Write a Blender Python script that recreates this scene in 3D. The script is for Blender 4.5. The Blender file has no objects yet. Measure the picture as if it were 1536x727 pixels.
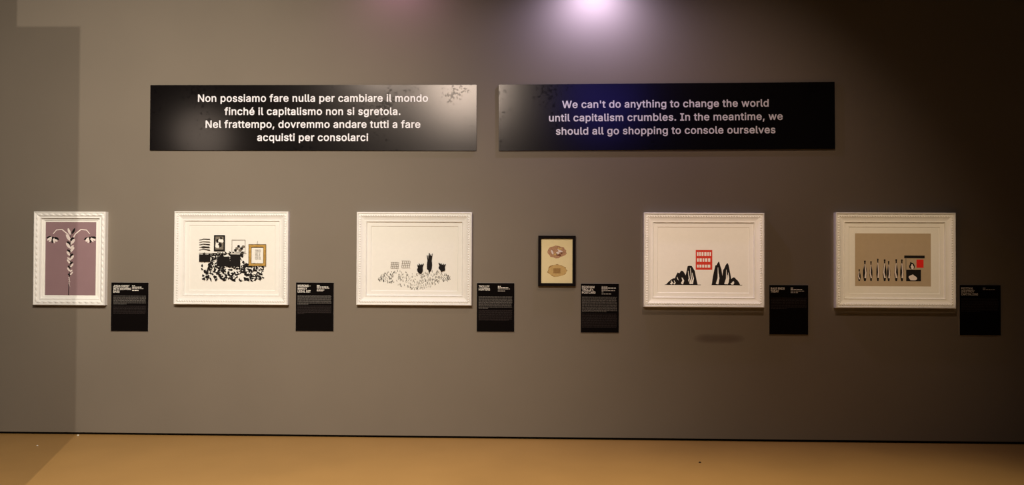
import bpy, bmesh, math, random
from mathutils import Matrix, Vector

scene = bpy.context.scene
COL = scene.collection

# ------------------------------------------------------------------ camera
CAM_Z = 1.604
yaw, pitch, roll = (math.radians(a) for a in (1.476, 0.781, -0.2476))
rot = Matrix.Rotation(yaw, 3, 'Z') @ Matrix.Rotation(pitch, 3, 'X') @ Matrix.Rotation(roll, 3, 'Y')
right, fwd, up = rot.col[0], rot.col[1], rot.col[2]
cam_data = bpy.data.cameras.new('camera')
cam_data.sensor_fit = 'HORIZONTAL'
cam_data.sensor_width = 36.0
cam_data.lens = 1205.0 / 1536.0 * 36.0
cam = bpy.data.objects.new('camera', cam_data)
m = Matrix.Identity(4)
for i in range(3):
    m[i][0], m[i][1], m[i][2] = right[i], up[i], -fwd[i]
m[0][3], m[1][3], m[2][3] = 0.0, -7.0, CAM_Z
cam.matrix_world = m
COL.objects.link(cam)
scene.camera = cam

# ------------------------------------------------------------------ view, world, lamps
scene.view_settings.view_transform = 'Standard'
scene.view_settings.look = 'None'
scene.view_settings.exposure = 0.0
scene.view_settings.gamma = 1.0
scene.view_settings.use_curve_mapping = False

world = bpy.data.worlds.new('gallery_ambient')
world.use_nodes = True
world.node_tree.nodes['Background'].inputs[0].default_value = (1.0, 0.86, 0.7, 1)
world.node_tree.nodes['Background'].inputs[1].default_value = 0.012
scene.world = world


def spot(name, loc, aim, watts, color, angle, blend, radius):
    d = bpy.data.lights.new(name, 'SPOT')
    d.energy, d.color = watts, color
    d.spot_size, d.spot_blend, d.shadow_soft_size = math.radians(angle), blend, radius
    o = bpy.data.objects.new(name, d)
    o.location = loc
    o.rotation_euler = (Vector(aim) - Vector(loc)).to_track_quat('-Z', 'Y').to_euler()
    COL.objects.link(o)
    return o


WARM = (1.0, 0.87, 0.71)
spot('wall_spot', (-2.3, -5.0, 4.6), (-4.4, 0, -0.1), 490, WARM, 108, 1.0, 0.012)
spot('wall_spot', (-1.04, -5.0, 4.20), (-4.7, 0, -0.4), 1230, WARM, 116, 1.0, 0.56)
spot('wall_spot', (-3.81, -2.2, 2.96), (-4.2, 0, 0.9), 19, WARM, 150, 1.0, 0.28)
spot('wall_spot', (1.5, -3.2, 5.8), (1.3, 0, 0.5), 300, (1.0, 0.71, 0.50), 64, 1.0, 0.05)  # added broad warm fill to lift the right side of the wall
# added spots to brighten single pictures, each masked to size by an added plate
FRAME_FILLS = (((1.1, -4.6, 4.3), (1.474, 1.555, 1.032, 0.813), 0.30),
              ((2.7, -4.6, 4.3), (3.104, 1.559, 1.016, 0.818), 0.30),
              ((-3.7, -2.4, 4.25), (-4.069, 1.544, 0.639, 0.821), 0.20))
for (loc, (px, pz, pw, ph), gap), watts, color in zip(FRAME_FILLS, (580, 430, 115),
                                                     ((1.0, 0.76, 0.56), (1.0, 0.74, 0.46), (1.0, 0.88, 0.72))):
    spot('frame_fill_spot', loc, (px, 0, pz), watts, color, 26, 0.15, 0.002)
# violet effect lamps high up by the wall, and one behind the visitor
spot('violet_spot', (0.52, -0.34, 3.98), (0.52, 0, 3.2), 62.0, (0.74, 0.63, 1.0), 170, 1.0, 0.03)
spot('violet_spot', (-1.18, -0.36, 4.12), (-1.18, 0, 3.2), 9.0, (1.0, 0.48, 0.85), 170, 1.0, 0.05)
spot('violet_spot', (1.00, -5.0, 3.95), (0.8, 0, 3.0), 30, (0.12, 0.10, 1.0), 38, 1.0, 0.55)
# downlights over the walkway
for lx, w in ((0.1, 290), (2.2, 380)):
    spot('down_light', (lx, -2.7, 4.5), (lx, -2.7, 0), w, (1.0, 0.86, 0.6), 68, 0.8, 0.08)


# ------------------------------------------------------------------ materials
def material(name, color, rough=0.6, spec=0.5, vary=0.0, scale=8.0, bump=0.0, bump_scale=60.0):
    mt = bpy.data.materials.new(name)
    mt.use_nodes = True
    nt = mt.node_tree
    b = nt.nodes['Principled BSDF']
    b.inputs['Base Color'].default_value = (*color, 1)
    b.inputs['Roughness'].default_value = rough
    b.inputs['Specular IOR Level'].default_value = spec
    tc = nt.nodes.new('ShaderNodeTexCoord')
    if vary:
        n = nt.nodes.new('ShaderNodeTexNoise')
        n.inputs['Scale'].default_value = scale
        n.inputs['Detail'].default_value = 4
        r = nt.nodes.new('ShaderNodeValToRGB')
        r.color_ramp.elements[0].position, r.color_ramp.elements[1].position = 0.3, 0.7
        r.color_ramp.elements[0].color = (*[c * (1 - vary) for c in color], 1)
        r.color_ramp.elements[1].color = (*[min(1, c * (1 + vary)) for c in color], 1)
        nt.links.new(tc.outputs['Object'], n.inputs['Vector'])
        nt.links.new(n.outputs['Fac'], r.inputs['Fac'])
        nt.links.new(r.outputs['Color'], b.inputs['Base Color'])
    if bump:
        n2 = nt.nodes.new('ShaderNodeTexNoise')
        n2.inputs['Scale'].default_value = bump_scale
        bp = nt.nodes.new('ShaderNodeBump')
        bp.inputs['Strength'].default_value = bump
        bp.inputs['Distance'].default_value = 0.002
        nt.links.new(tc.outputs['Object'], n2.inputs['Vector'])
        nt.links.new(n2.outputs['Fac'], bp.inputs['Height'])
        nt.links.new(bp.outputs['Normal'], b.inputs['Normal'])
    return mt


def mathnode(nt, op, a, b=None):
    n = nt.nodes.new('ShaderNodeMath')
    n.operation = op
    for i, v in enumerate((a, b)):
        if v is None:
            continue
        if isinstance(v, (int, float)):
            n.inputs[i].default_value = v
        else:
            nt.links.new(v, n.inputs[i])
    return n.outputs[0]


def wall_material():
    """Matte taupe paint with the rubbed brown mark low on the right half."""
    mt = material('taupe_wall_paint', (0.205, 0.177, 0.145), 0.85, 0.15, 0.03, 1.3, 0.08, 40)
    nt = mt.node_tree
    b = nt.nodes['Principled BSDF']
    src = b.inputs['Base Color'].links[0].from_socket
    tc = nt.nodes.new('ShaderNodeTexCoord')
    sx = nt.nodes.new('ShaderNodeSeparateXYZ')
    nz = nt.nodes.new('ShaderNodeTexNoise')
    nz.inputs['Scale'].default_value = 9
    nt.links.new(tc.outputs['Object'], nz.inputs['Vector'])
    nt.links.new(tc.outputs['Object'], sx.inputs[0])
    wob = mathnode(nt, 'MULTIPLY', mathnode(nt, 'SUBTRACT', nz.outputs['Fac'], 0.5), 0.5)
    dx = mathnode(nt, 'DIVIDE', mathnode(nt, 'SUBTRACT', sx.outputs['X'], 1.613), 0.215)
    dz = mathnode(nt, 'DIVIDE', mathnode(nt, 'SUBTRACT', sx.outputs['Z'], 0.876), 0.040)
    d2 = mathnode(nt, 'ADD', mathnode(nt, 'POWER', mathnode(nt, 'ABSOLUTE', dx), 4.0),
                  mathnode(nt, 'POWER', mathnode(nt, 'ABSOLUTE', dz), 2.0))
    d2 = mathnode(nt, 'ADD', d2, wob)
    fac = nt.nodes.new('ShaderNodeMapRange')
    fac.inputs['From Min'].default_value, fac.inputs['From Max'].default_value = 1.3, 0.1
    fac.inputs['To Min'].default_value, fac.inputs['To Max'].default_value = 0.0, 0.5
    nt.links.new(d2, fac.inputs['Value'])
    mx = nt.nodes.new('ShaderNodeMix')
    mx.data_type = 'RGBA'
    nt.links.new(fac.outputs[0], mx.inputs['Factor'])
    nt.links.new(src, mx.inputs['A'])
    mx.inputs['B'].default_value = (0.075, 0.045, 0.038, 1)
    nt.links.new(mx.outputs['Result'], b.inputs['Base Color'])
    return mt


def banner_material():
    """Black laminate with a satin sheen and scuffed patches that break the sheen."""
    mt = material('black_satin_laminate', (0.003, 0.0025, 0.003), 0.21, 0.46)
    nt = mt.node_tree
    b = nt.nodes['Principled BSDF']
    tc = nt.nodes.new('ShaderNodeTexCoord')
    n = nt.nodes.new('ShaderNodeTexNoise')
    n.inputs['Scale'].default_value = 7.0
    n.inputs['Detail'].default_value = 6
    n.inputs['Roughness'].default_value = 0.65
    nt.links.new(tc.outputs['Object'], n.inputs['Vector'])
    n.inputs['Scale'].default_value = 32.0
    big = nt.nodes.new('ShaderNodeTexNoise')
    big.inputs['Scale'].default_value = 2.6
    nt.links.new(tc.outputs['Object'], big.inputs['Vector'])
    both = mathnode(nt, 'ADD', n.outputs['Fac'], mathnode(nt, 'MULTIPLY', big.outputs['Fac'], 0.7))
    mr = nt.nodes.new('ShaderNodeMapRange')
    mr.inputs['From Min'].default_value, mr.inputs['From Max'].default_value = 0.99, 1.07
    mr.inputs['To Min'].default_value, mr.inputs['To Max'].default_value = 0.46, 0.22
    nt.links.new(both, mr.inputs['Value'])
    nt.links.new(mr.outputs[0], b.inputs['Specular IOR Level'])
    b.inputs['Specular Tint'].default_value = (1.0, 0.90, 0.88, 1)
    return mt


M = {
    'wall': wall_material(),
    'partition': material('partition_paint', (0.20, 0.17, 0.143), 0.85, 0.2, 0.03, 2),
    'floor': material('tan_vinyl_floor', (0.41, 0.237, 0.079), 0.45, 0.35, 0.05, 1.6, 0.05, 30),
    'gap': material('black_plinth', (0.008, 0.007, 0.006), 0.8, 0.2, 0.05, 20),
    'white_frame': material('white_painted_moulding', (0.81, 0.81, 0.80), 0.5, 0.4, 0.02, 14, 0.06, 120),
    'mat': material('ivory_mount_board', (0.82, 0.82, 0.80), 0.85, 0.2, 0.012, 30),
    'paper': material('ivory_print_paper', (0.83, 0.83, 0.80), 0.9, 0.15, 0.012, 40),
    'black_frame': material('black_painted_frame', (0.006, 0.004, 0.004), 0.8, 0.10, 0.1, 30),
    'board_edge': material('grey_board_core', (0.34, 0.31, 0.29), 0.7, 0.3, 0.03, 40),
    'panel_face': material('black_matte_panel_print', (0.0035, 0.0025, 0.0025), 0.9, 0.06, 0.05, 40),
    'banner': banner_material(),
    'letter': material('white_letter_vinyl', (0.82, 0.82, 0.90), 0.35, 0.5, 0.01, 20),
    'title_ink': material('white_title_print', (0.80, 0.78, 0.74), 0.8, 0.2, 0.01, 20),
    'caption_ink': material('grey_caption_print', (0.36, 0.34, 0.32), 0.8, 0.2, 0.01, 20),
    'body_ink': material('dim_grey_body_print', (0.14, 0.132, 0.125), 0.9, 0.05, 0.01, 20),
    'faint_ink': material('faint_grey_body_print', (0.035, 0.028, 0.028), 0.9, 0.05, 0.01, 20),
    'ink_black': material('black_print_ink', (0.010, 0.008, 0.008), 0.8, 0.2, 0.1, 60),
    'ink_grey': material('grey_print_ink', (0.19, 0.17, 0.14), 0.8, 0.2, 0.05, 60),
    'ink_pale': material('pale_print_ink', (0.78, 0.70, 0.68), 0.85, 0.2, 0.03, 60),
    'ink_purple': material('purple_print_ink', (0.265, 0.170, 0.190), 0.85, 0.2, 0.04, 5),
    'ink_gold': material('gold_print_ink', (0.44, 0.27, 0.07), 0.8, 0.2, 0.25, 50),
    'ink_red': material('red_print_ink', (0.62, 0.050, 0.030), 0.8, 0.2, 0.06, 30),
    'ink_tan': material('tan_print_ink', (0.46, 0.37, 0.26), 0.85, 0.2, 0.02, 20),
    'ink_scarlet': material('scarlet_print_ink', (0.75, 0.020, 0.015), 0.8, 0.2, 0.04, 30),
    'paper_cream': material('cream_card', (0.84, 0.74, 0.44), 0.9, 0.15, 0.02, 30),
    'stone_pink': material('pink_stone_ink', (0.46, 0.27, 0.16), 0.85, 0.2, 0.25, 60),
    'stone_brown': material('brown_stone_ink', (0.20, 0.08, 0.045), 0.85, 0.2, 0.2, 60),
    'stone_buff': material('buff_stone_ink', (0.60, 0.42, 0.17), 0.85, 0.2, 0.08, 60),
    'stone_ochre': material('ochre_stone_ink', (0.36, 0.22, 0.08), 0.85, 0.2, 0.1, 60),
    'scrap': material('white_scrap', (0.8, 0.78, 0.7), 0.8, 0.2, 0.05, 90),
    'grit': material('dark_grit', (0.03, 0.02, 0.015), 0.8, 0.2, 0.05, 90),
}


# ------------------------------------------------------------------ mesh helpers
def link(name, bm, mats, parent=None, smooth=False):
    me = bpy.data.meshes.new(name)
    bm.to_mesh(me)
    bm.free()
    for mm in (mats if isinstance(mats, (list, tuple)) else [mats]):
        me.materials.append(mm)
    if smooth:
        for p in me.polygons:
            p.use_smooth = True
    o = bpy.data.objects.new(name, me)
    COL.objects.link(o)
    if parent:
        o.parent = parent
    return o


def empty(name, loc, label, cat, group=None):
    o = bpy.data.objects.new(name, None)
    o.empty_display_size = 0.1
    o.location = loc
    COL.objects.link(o)
    tag(o, label, cat, group)
    return o


def tag(o, label, cat, group=None):
    o['label'], o['category'] = label, cat
    if group:
        o['group'] = group


def box(bm, x0, x1, y0, y1, z0, z1, mi=0):
    v = [bm.verts.new(p) for p in ((x0, y0, z0), (x1, y0, z0), (x1, y1, z0), (x0, y1, z0),
                                   (x0, y0, z1), (x1, y0, z1), (x1, y1, z1), (x0, y1, z1))]
    fs = []
    for q in ((0, 1, 5, 4), (1, 2, 6, 5), (2, 3, 7, 6), (3, 0, 4, 7), (4, 5, 6, 7), (3, 2, 1, 0)):
        f = bm.faces.new([v[i] for i in q])
        f.material_index = mi
        fs.append(f)
    return fs


def struct(name, bm, mat):
    o = link(name, bm, mat)
    o['kind'] = 'structure'
    return o


class Flat:
    """Printed shapes: flat polygons in the (x, z) plane facing -y, one thin ink film above another."""

    def __init__(self):
        self.bm, self.mats, self.n = bmesh.new(), [], 0

    def _mi(self, key):
        if key not in self.mats:
            self.mats.append(key)
        return self.mats.index(key)

    def poly(self, pts, key, lift=None):
        self.n += 1
        y = -(lift if lift is not None else 0.00002 * self.n)
        vs = [self.bm.verts.new((p[0], y, p[1])) for p in pts]
        f = self.bm.faces.new(vs)
        f.material_index = self._mi(key)
        f.normal_update()
        if f.normal.y > 0:
            f.normal_flip()

    def rect(self, x0, x1, z0, z1, key, lift=None):
        self.poly([(x0, z0), (x1, z0), (x1, z1), (x0, z1)], key, lift)

    def blob(self, cx, cz, rx, rz, key, rng, n=14, rough=0.25, ang=0.0, lift=None):
        pts = []
        for i in range(n):
            a = 2 * math.pi * i / n
            k = 1 + rough * (rng.random() * 2 - 1)
            px, pz = rx * k * math.cos(a), rz * k * math.sin(a)
            pts.append((cx + px * math.cos(ang) - pz * math.sin(ang), cz + px * math.sin(ang) + pz * math.cos(ang)))
        self.poly(pts, key, lift)

    def stroke(self, pts, w0, w1, key, lift=None):
        n = len(pts)
        L, R = [], []
        for i, p in enumerate(pts):
            a, b = pts[max(0, i - 1)], pts[min(n - 1, i + 1)]
            dx, dz = b[0] - a[0], b[1] - a[1]
            l = math.hypot(dx, dz) or 1
            w = (w0 + (w1 - w0) * i / (n - 1)) / 2
            L.append((p[0] - dz / l * w, p[1] + dx / l * w))
            R.append((p[0] + dz / l * w, p[1] - dx / l * w))
        self.poly(L + R[::-1], key, lift)

    def outline(self, x0, x1, z0, z1, w, key, lift=None):
        self.rect(x0, x1, z1 - w, z1, key, lift)
        self.rect(x0, x1, z0, z0 + w, key, lift)
        self.rect(x0, x0 + w, z0 + w, z1 - w, key, lift)
        self.rect(x1 - w, x1, z0 + w, z1 - w, key, lift)

    def build(self, name, parent, y):
        o = link(name, self.bm, [M[k] for k in self.mats], parent)
        o.location = (0, y, 0)
        return o


# letter outlines: advance width and closed contours, in thousandths (bold weight, capitals from -17 to 526)
GLYPHS = {
    "'": (206, [[71,302,130,301,138,305,144,312,153,508,150,518,140,525,68,526,60,522,54,514,61,316,64,308]]),
    '(': (273, [[170,-112,239,-113,248,-108,253,-98,252,-90,205,20,184,86,172,146,168,206,169,240,178,310,195,384,220,460,253,536,253,542,249,549,243,554,237,556,171,555,163,548,145,518,129,482,102,406,84,326,77,284,73,246,72,206,75,154,82,102,95,50,112,-2,135,-54,163,-106]]),
    ')': (273, [[30,-112,97,-113,105,-111,111,-106,139,-54,160,-4,177,46,191,100,199,154,201,206,200,246,190,324,180,368,158,446,143,484,128,518,111,548,105,554,99,556,33,556,24,550,20,540,21,532,53,459,77,386,87,348,95,310,100,274,104,240,105,208,101,148,96,118,81,58,56,-12,21,-92,22,-104]]),
    ',': (188, [[31,-135,86,-136,94,-133,99,-127,154,67,152,78,144,86,136,88,66,88,58,85,53,79,21,-117,23,-127]]),
    '.': (188, [[79,-20,108,-20,126,-14,142,0,150,10,156,24,158,40,157,54,150,72,140,85,128,94,110,102,92,104,78,101,64,96,52,86,42,74,34,56,34,26,40,9,52,-4,62,-12]]),
    'A': (480, [[9,-16,86,-17,97,-12,101,-6,146,124,148,125,332,125,379,-6,384,-13,394,-17,464,-17,472,-14,478,-8,480,-2,479,6,292,514,284,524,276,526,200,526,192,524,186,516,0,6,0,-7],[180,216,180,218,207,296,238,396,299,216]]),
    'B': (456, [[53,-16,60,-17,248,-17,286,-15,320,-9,350,2,378,18,398,36,415,58,426,82,433,110,435,138,433,164,427,188,417,210,404,230,388,247,360,266,360,268,380,283,403,314,414,350,415,374,413,400,406,426,394,452,380,472,362,489,336,506,306,518,276,524,242,526,58,526,50,523,45,516,43,508,43,0,46,-10],[142,74,142,213,246,214,284,209,299,202,319,186,334,162,338,138,336,118,330,106,320,94,302,83,278,77,244,74],[142,302,142,435,238,435,266,432,287,426,301,416,310,404,316,388,319,372,318,358,308,334,292,318,268,306,238,302]]),
    'C': (510, [[251,-23,294,-23,320,-19,344,-12,370,-2,392,10,412,25,432,41,449,61,463,83,475,107,484,131,490,159,486,170,476,177,408,177,401,175,393,167,388,149,375,123,358,103,336,87,324,81,298,73,282,71,266,70,240,73,215,79,192,91,174,105,154,128,140,153,130,181,123,213,120,253,123,293,129,327,141,357,155,381,173,401,193,417,214,429,240,436,268,439,298,436,322,429,334,423,348,413,366,397,382,371,388,359,393,339,400,333,408,331,474,331,484,335,489,343,490,351,483,379,475,403,463,425,448,449,432,467,414,483,390,500,368,512,346,520,320,528,268,533,220,528,180,517,142,499,107,471,80,441,55,401,37,357,27,307,23,255,27,201,37,151,55,107,80,67,108,36,142,10,180,-9,222,-20]]),
    'D': (502, [[53,-16,60,-17,220,-17,270,-14,316,-2,360,16,394,41,424,72,446,108,465,154,475,202,479,252,475,308,466,354,448,398,425,436,396,468,362,492,318,512,276,522,226,526,58,526,50,523,46,518,43,508,43,0,46,-10],[142,74,142,434,220,435,254,432,284,425,310,414,332,397,350,378,363,354,374,324,380,290,382,254,380,218,374,186,364,156,349,132,332,112,310,96,282,84,250,77,214,74]]),
    'E': (419, [[53,-16,60,-17,374,-17,382,-15,389,-10,392,-2,392,58,388,67,380,73,142,74,142,211,356,212,362,214,368,218,372,230,372,288,368,296,360,302,142,304,142,434,378,436,386,442,389,452,389,510,386,518,380,524,372,526,60,526,52,524,46,518,43,508,43,0,46,-10]]),
    'F': (410, [[53,-16,126,-17,135,-14,141,-6,142,203,346,204,357,208,363,218,363,280,359,288,352,294,142,296,142,434,374,436,382,442,386,450,386,510,383,518,378,523,368,526,60,526,52,524,46,518,43,508,43,0,46,-10]]),
    'G': (520, [[253,-23,270,-24,310,-21,348,-11,384,4,417,25,446,53,466,83,482,117,492,157,495,199,495,259,491,267,484,272,280,273,270,267,266,257,266,197,268,191,272,186,282,182,397,181,390,151,381,131,368,112,354,98,338,87,318,78,294,72,268,70,240,73,216,79,194,90,173,107,155,127,140,153,130,181,123,213,120,253,123,293,129,327,141,357,156,383,172,401,192,418,214,429,240,436,266,439,296,436,334,422,356,404,373,383,386,359,393,341,400,334,408,332,476,332,484,336,490,345,491,351,484,378,476,401,464,423,449,447,433,465,414,482,392,498,346,520,318,527,266,533,220,529,178,517,140,499,104,469,78,439,54,402,37,357,26,307,23,255,26,201,37,151,53,109,78,68,106,37,142,9,180,-9,222,-20]]),
    'H': (517, [[53,-16,126,-17,135,-14,141,-6,142,214,144,215,374,215,375,0,376,-7,382,-14,390,-17,458,-17,464,-15,470,-10,474,0,474,508,472,516,467,522,458,526,390,526,382,523,377,516,375,508,374,306,142,306,142,508,140,516,134,523,126,526,58,526,52,524,46,519,43,508,43,0,46,-10]]),
    'I': (300, [[24,-16,31,-17,269,-17,277,-15,284,-8,286,0,286,58,281,69,271,74,201,74,200,76,200,432,201,435,271,435,281,440,286,450,286,510,283,518,276,524,269,526,31,526,21,523,16,516,14,508,14,450,19,440,29,435,99,435,101,432,101,76,99,74,29,74,18,68,14,58,14,-2,17,-10]]),
    'J': (396, [[172,-23,185,-24,229,-19,273,-3,305,20,331,53,348,95,353,145,353,509,349,519,341,525,269,526,260,521,256,513,255,145,252,119,246,101,235,86,221,76,205,70,185,67,163,70,147,76,135,85,123,101,117,119,115,175,111,183,105,188,97,190,31,190,21,185,17,177,16,143,22,95,37,55,61,23,99,-5,139,-19]]),
    'K': (467, [[53,-16,126,-17,134,-14,139,-10,142,0,142,160,196,218,360,-12,370,-17,448,-17,456,-15,462,-10,466,0,462,10,265,286,461,498,465,510,463,516,458,522,448,526,364,526,354,523,162,315,142,292,142,508,140,516,134,523,126,526,58,526,52,524,46,519,43,508,43,0,46,-10]]),
    'L': (393, [[53,-16,60,-17,362,-17,373,-12,378,-2,378,60,374,68,366,73,142,74,142,510,138,520,126,526,56,526,47,520,43,510,43,0,46,-10]]),
    'M': (628, [[53,-16,124,-17,134,-12,139,-4,139,318,140,323,272,-10,278,-15,284,-17,342,-17,352,-14,358,-6,486,325,487,-4,492,-12,502,-17,568,-17,574,-16,580,-12,585,0,585,508,580,521,574,525,568,526,476,526,468,524,462,518,337,194,314,131,292,194,166,518,160,524,152,526,58,526,47,520,43,508,43,0,46,-10]]),
    'N': (523, [[53,-16,126,-17,136,-13,142,-4,142,290,140,360,188,280,374,-11,380,-16,386,-17,462,-17,470,-15,476,-10,480,0,480,508,478,516,473,522,464,526,396,526,386,520,382,512,382,158,380,155,149,520,142,525,136,526,60,526,52,524,46,519,43,508,43,0,46,-10]]),
    'O': (533, [[251,-23,268,-24,310,-20,354,-9,392,10,427,37,456,69,480,109,496,151,507,199,510,253,507,307,496,357,479,401,454,441,427,471,391,499,354,517,314,528,268,533,220,528,180,517,142,499,107,471,80,441,55,401,37,357,27,307,23,255,27,201,37,151,55,107,80,67,108,36,142,10,180,-9,222,-20],[248,71,240,72,216,79,194,90,172,107,156,127,140,151,129,181,123,215,120,255,123,293,129,327,140,356,157,383,174,403,194,419,216,429,240,436,268,439,292,436,316,430,338,419,360,402,379,381,393,357,404,327,411,293,413,253,411,215,404,181,393,151,378,126,360,107,340,91,316,79,292,72,266,70]]),
    'P': (445, [[53,-16,126,-17,134,-14,140,-8,142,0,142,169,234,169,272,171,310,179,340,192,366,210,388,232,405,256,416,286,424,316,426,348,424,378,416,408,405,438,388,462,366,484,340,502,308,516,274,523,236,526,58,526,50,523,45,516,43,508,43,0,46,-10],[142,260,142,435,254,434,288,424,310,406,318,394,326,366,326,330,317,300,310,289,300,279,274,265,254,261,232,259]]),
    'R': (449, [[53,-16,126,-17,134,-14,140,-8,142,0,142,180,144,181,236,181,338,-8,344,-15,352,-17,428,-17,436,-15,443,-8,445,0,443,8,338,200,366,219,386,236,405,262,418,292,424,320,426,352,424,382,417,412,404,442,388,467,366,486,340,504,308,517,274,523,236,526,58,526,50,523,45,516,43,508,43,0,46,-10],[142,272,142,435,256,434,290,425,312,407,319,396,327,370,327,336,319,308,312,298,302,289,276,277,256,273]]),
    'S': (447, [[198,-25,224,-26,262,-24,296,-17,330,-4,358,11,382,31,400,55,415,81,423,109,425,139,424,161,418,185,408,209,396,225,370,251,352,263,318,280,204,313,176,323,152,338,136,355,132,375,134,387,138,399,151,417,172,432,188,437,224,442,250,439,272,433,292,423,306,410,315,397,321,371,330,362,402,361,408,363,414,368,418,377,415,405,406,433,390,459,373,479,350,497,322,514,294,524,260,531,226,533,194,531,162,525,130,513,104,499,80,480,61,457,46,431,37,401,35,371,40,335,52,304,76,275,102,255,138,237,178,223,258,201,288,190,312,175,325,159,329,139,327,125,322,113,306,93,278,75,244,67,224,66,188,70,158,81,147,89,136,99,129,109,120,143,116,149,110,153,36,154,30,152,24,147,21,137,25,107,35,77,50,50,70,27,92,9,122,-7,152,-18]]),
    'T': (449, [[186,-16,258,-17,268,-13,274,-4,274,434,416,435,426,438,431,442,434,450,434,508,431,518,424,524,416,526,32,526,22,523,17,516,15,508,15,450,18,442,24,437,32,435,176,434,176,0,179,-10]]),
    'U': (517, [[231,-24,258,-25,300,-23,336,-14,370,0,402,20,426,43,447,70,461,100,471,136,474,172,474,508,471,518,464,524,456,526,392,526,384,524,378,516,376,508,376,180,374,156,361,120,351,106,338,93,322,83,304,75,282,70,260,69,234,70,214,75,194,84,180,93,166,106,156,121,148,138,143,156,141,180,141,508,139,516,132,524,122,526,58,526,50,523,45,516,43,508,43,172,46,136,55,102,70,71,88,46,116,19,146,0,180,-14,216,-23]]),
    'V': (480, [[197,-16,204,-17,280,-17,288,-14,293,-8,479,504,478,516,470,524,462,526,394,526,386,524,380,518,240,113,208,212,98,518,92,524,86,526,16,526,6,523,1,516,-1,510,0,502,188,-6,192,-12]]),
    'W': (686, [[148,-16,154,-17,232,-17,240,-14,245,-8,342,352,440,-8,446,-15,454,-17,530,-17,536,-16,542,-12,547,-4,686,504,687,512,682,521,676,525,670,526,602,526,594,524,588,516,492,144,397,512,390,522,380,526,304,526,296,523,291,516,192,145,97,516,90,524,82,526,14,526,4,521,0,514,0,504,138,-4,142,-11]]),
    'Y': (472, [[196,-16,270,-17,278,-14,283,-8,285,0,285,202,470,500,472,506,471,514,468,520,462,524,454,526,380,526,374,525,368,520,265,352,236,302,102,522,92,526,14,526,6,523,1,516,-1,508,1,500,186,202,186,-2,189,-10]]),
    'a': (389, [[143,-25,162,-26,204,-20,222,-15,236,-7,258,8,262,-9,268,-15,274,-17,340,-17,348,-13,353,-5,354,251,352,279,346,305,336,329,326,345,312,362,280,383,260,391,224,399,192,401,150,397,108,384,84,371,68,359,52,343,36,321,25,295,25,285,32,276,98,257,104,258,111,261,124,283,144,300,166,310,180,313,210,313,232,307,247,295,256,279,259,257,258,251,254,249,122,228,86,216,54,198,40,185,28,169,20,151,13,109,15,81,22,57,34,35,50,15,66,1,84,-9,110,-19],[154,63,128,71,120,77,113,87,110,97,110,113,116,128,130,138,152,147,258,164,259,139,254,115,248,101,232,82,220,74,204,67,170,62]]),
    'b': (424, [[204,-24,229,-25,261,-23,295,-12,321,1,346,20,369,48,386,78,398,112,405,148,407,188,405,228,397,266,385,300,367,330,347,354,323,374,293,390,261,399,229,401,203,400,183,395,163,388,131,364,131,508,129,516,123,523,115,526,49,526,39,519,36,508,37,-6,43,-14,51,-17,115,-17,122,-14,127,-7,129,15,137,7,163,-11,183,-19],[217,64,201,66,185,71,161,88,151,102,141,120,134,142,131,164,130,188,131,214,134,236,141,256,149,274,169,297,183,305,201,311,219,313,239,311,255,306,269,298,283,285,293,270,306,236,310,212,311,188,310,164,306,142,300,122,282,92,269,80,255,71,239,66]]),
    'c': (396, [[191,-24,226,-24,264,-18,298,-4,315,6,342,30,355,46,365,62,380,100,378,110,370,117,308,133,300,134,290,127,278,98,260,79,245,70,228,66,208,63,188,66,168,72,154,80,144,90,132,106,124,124,115,164,113,186,115,210,124,252,143,284,156,297,170,306,188,311,208,313,236,309,258,298,265,292,280,272,289,252,294,247,300,245,368,261,374,265,378,272,378,282,364,316,343,346,330,358,314,370,282,387,264,393,228,401,172,399,138,390,108,374,82,354,59,328,41,298,28,264,20,226,17,186,20,148,27,112,40,78,58,48,82,22,108,1,138,-13,170,-22]]),
    'd': (424, [[173,-24,218,-24,240,-19,274,-3,294,14,298,-8,303,-14,310,-17,374,-17,382,-13,388,-6,389,508,386,518,378,525,308,526,301,522,296,516,294,508,294,368,292,365,276,378,260,388,242,395,220,400,196,401,162,399,130,390,102,374,77,354,58,332,40,300,28,268,19,228,17,188,19,150,26,112,40,76,58,44,77,22,100,3,130,-13,160,-22],[202,64,184,66,168,71,154,80,142,92,132,106,119,142,113,188,115,214,124,254,133,272,142,286,170,306,184,311,204,313,224,311,238,307,253,298,266,286,284,256,293,214,295,188,289,140,276,104,266,90,252,78,238,70,222,66]]),
    'e': (404, [[195,-24,238,-24,264,-20,290,-12,312,0,330,13,346,26,362,46,373,64,381,84,382,92,380,98,376,104,370,107,310,121,302,122,292,115,280,92,266,79,256,73,238,66,226,64,212,63,192,65,174,69,160,75,146,86,135,98,125,114,119,130,116,152,372,152,382,156,387,162,388,168,387,228,381,260,373,288,362,312,348,333,332,352,314,368,292,381,250,396,226,400,204,401,170,399,136,389,106,374,80,353,57,326,39,296,28,262,19,224,17,184,20,148,27,112,40,78,58,48,80,23,108,1,140,-13,174,-22],[118,238,116,238,117,240,124,262,144,290,170,307,186,311,204,313,224,311,238,307,254,299,265,288,282,262,288,238]]),
    'f': (254, [[74,-16,144,-17,152,-13,158,-6,159,308,160,310,232,311,241,316,245,328,245,380,241,390,234,395,228,396,160,396,160,432,163,442,172,453,196,457,228,451,234,453,240,458,260,518,257,530,248,537,214,546,186,547,164,545,126,534,110,524,94,510,82,496,71,476,65,454,63,396,2,396,-6,391,-10,384,-11,326,-6,315,4,310,62,310,64,308,64,0,67,-10]]),
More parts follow.
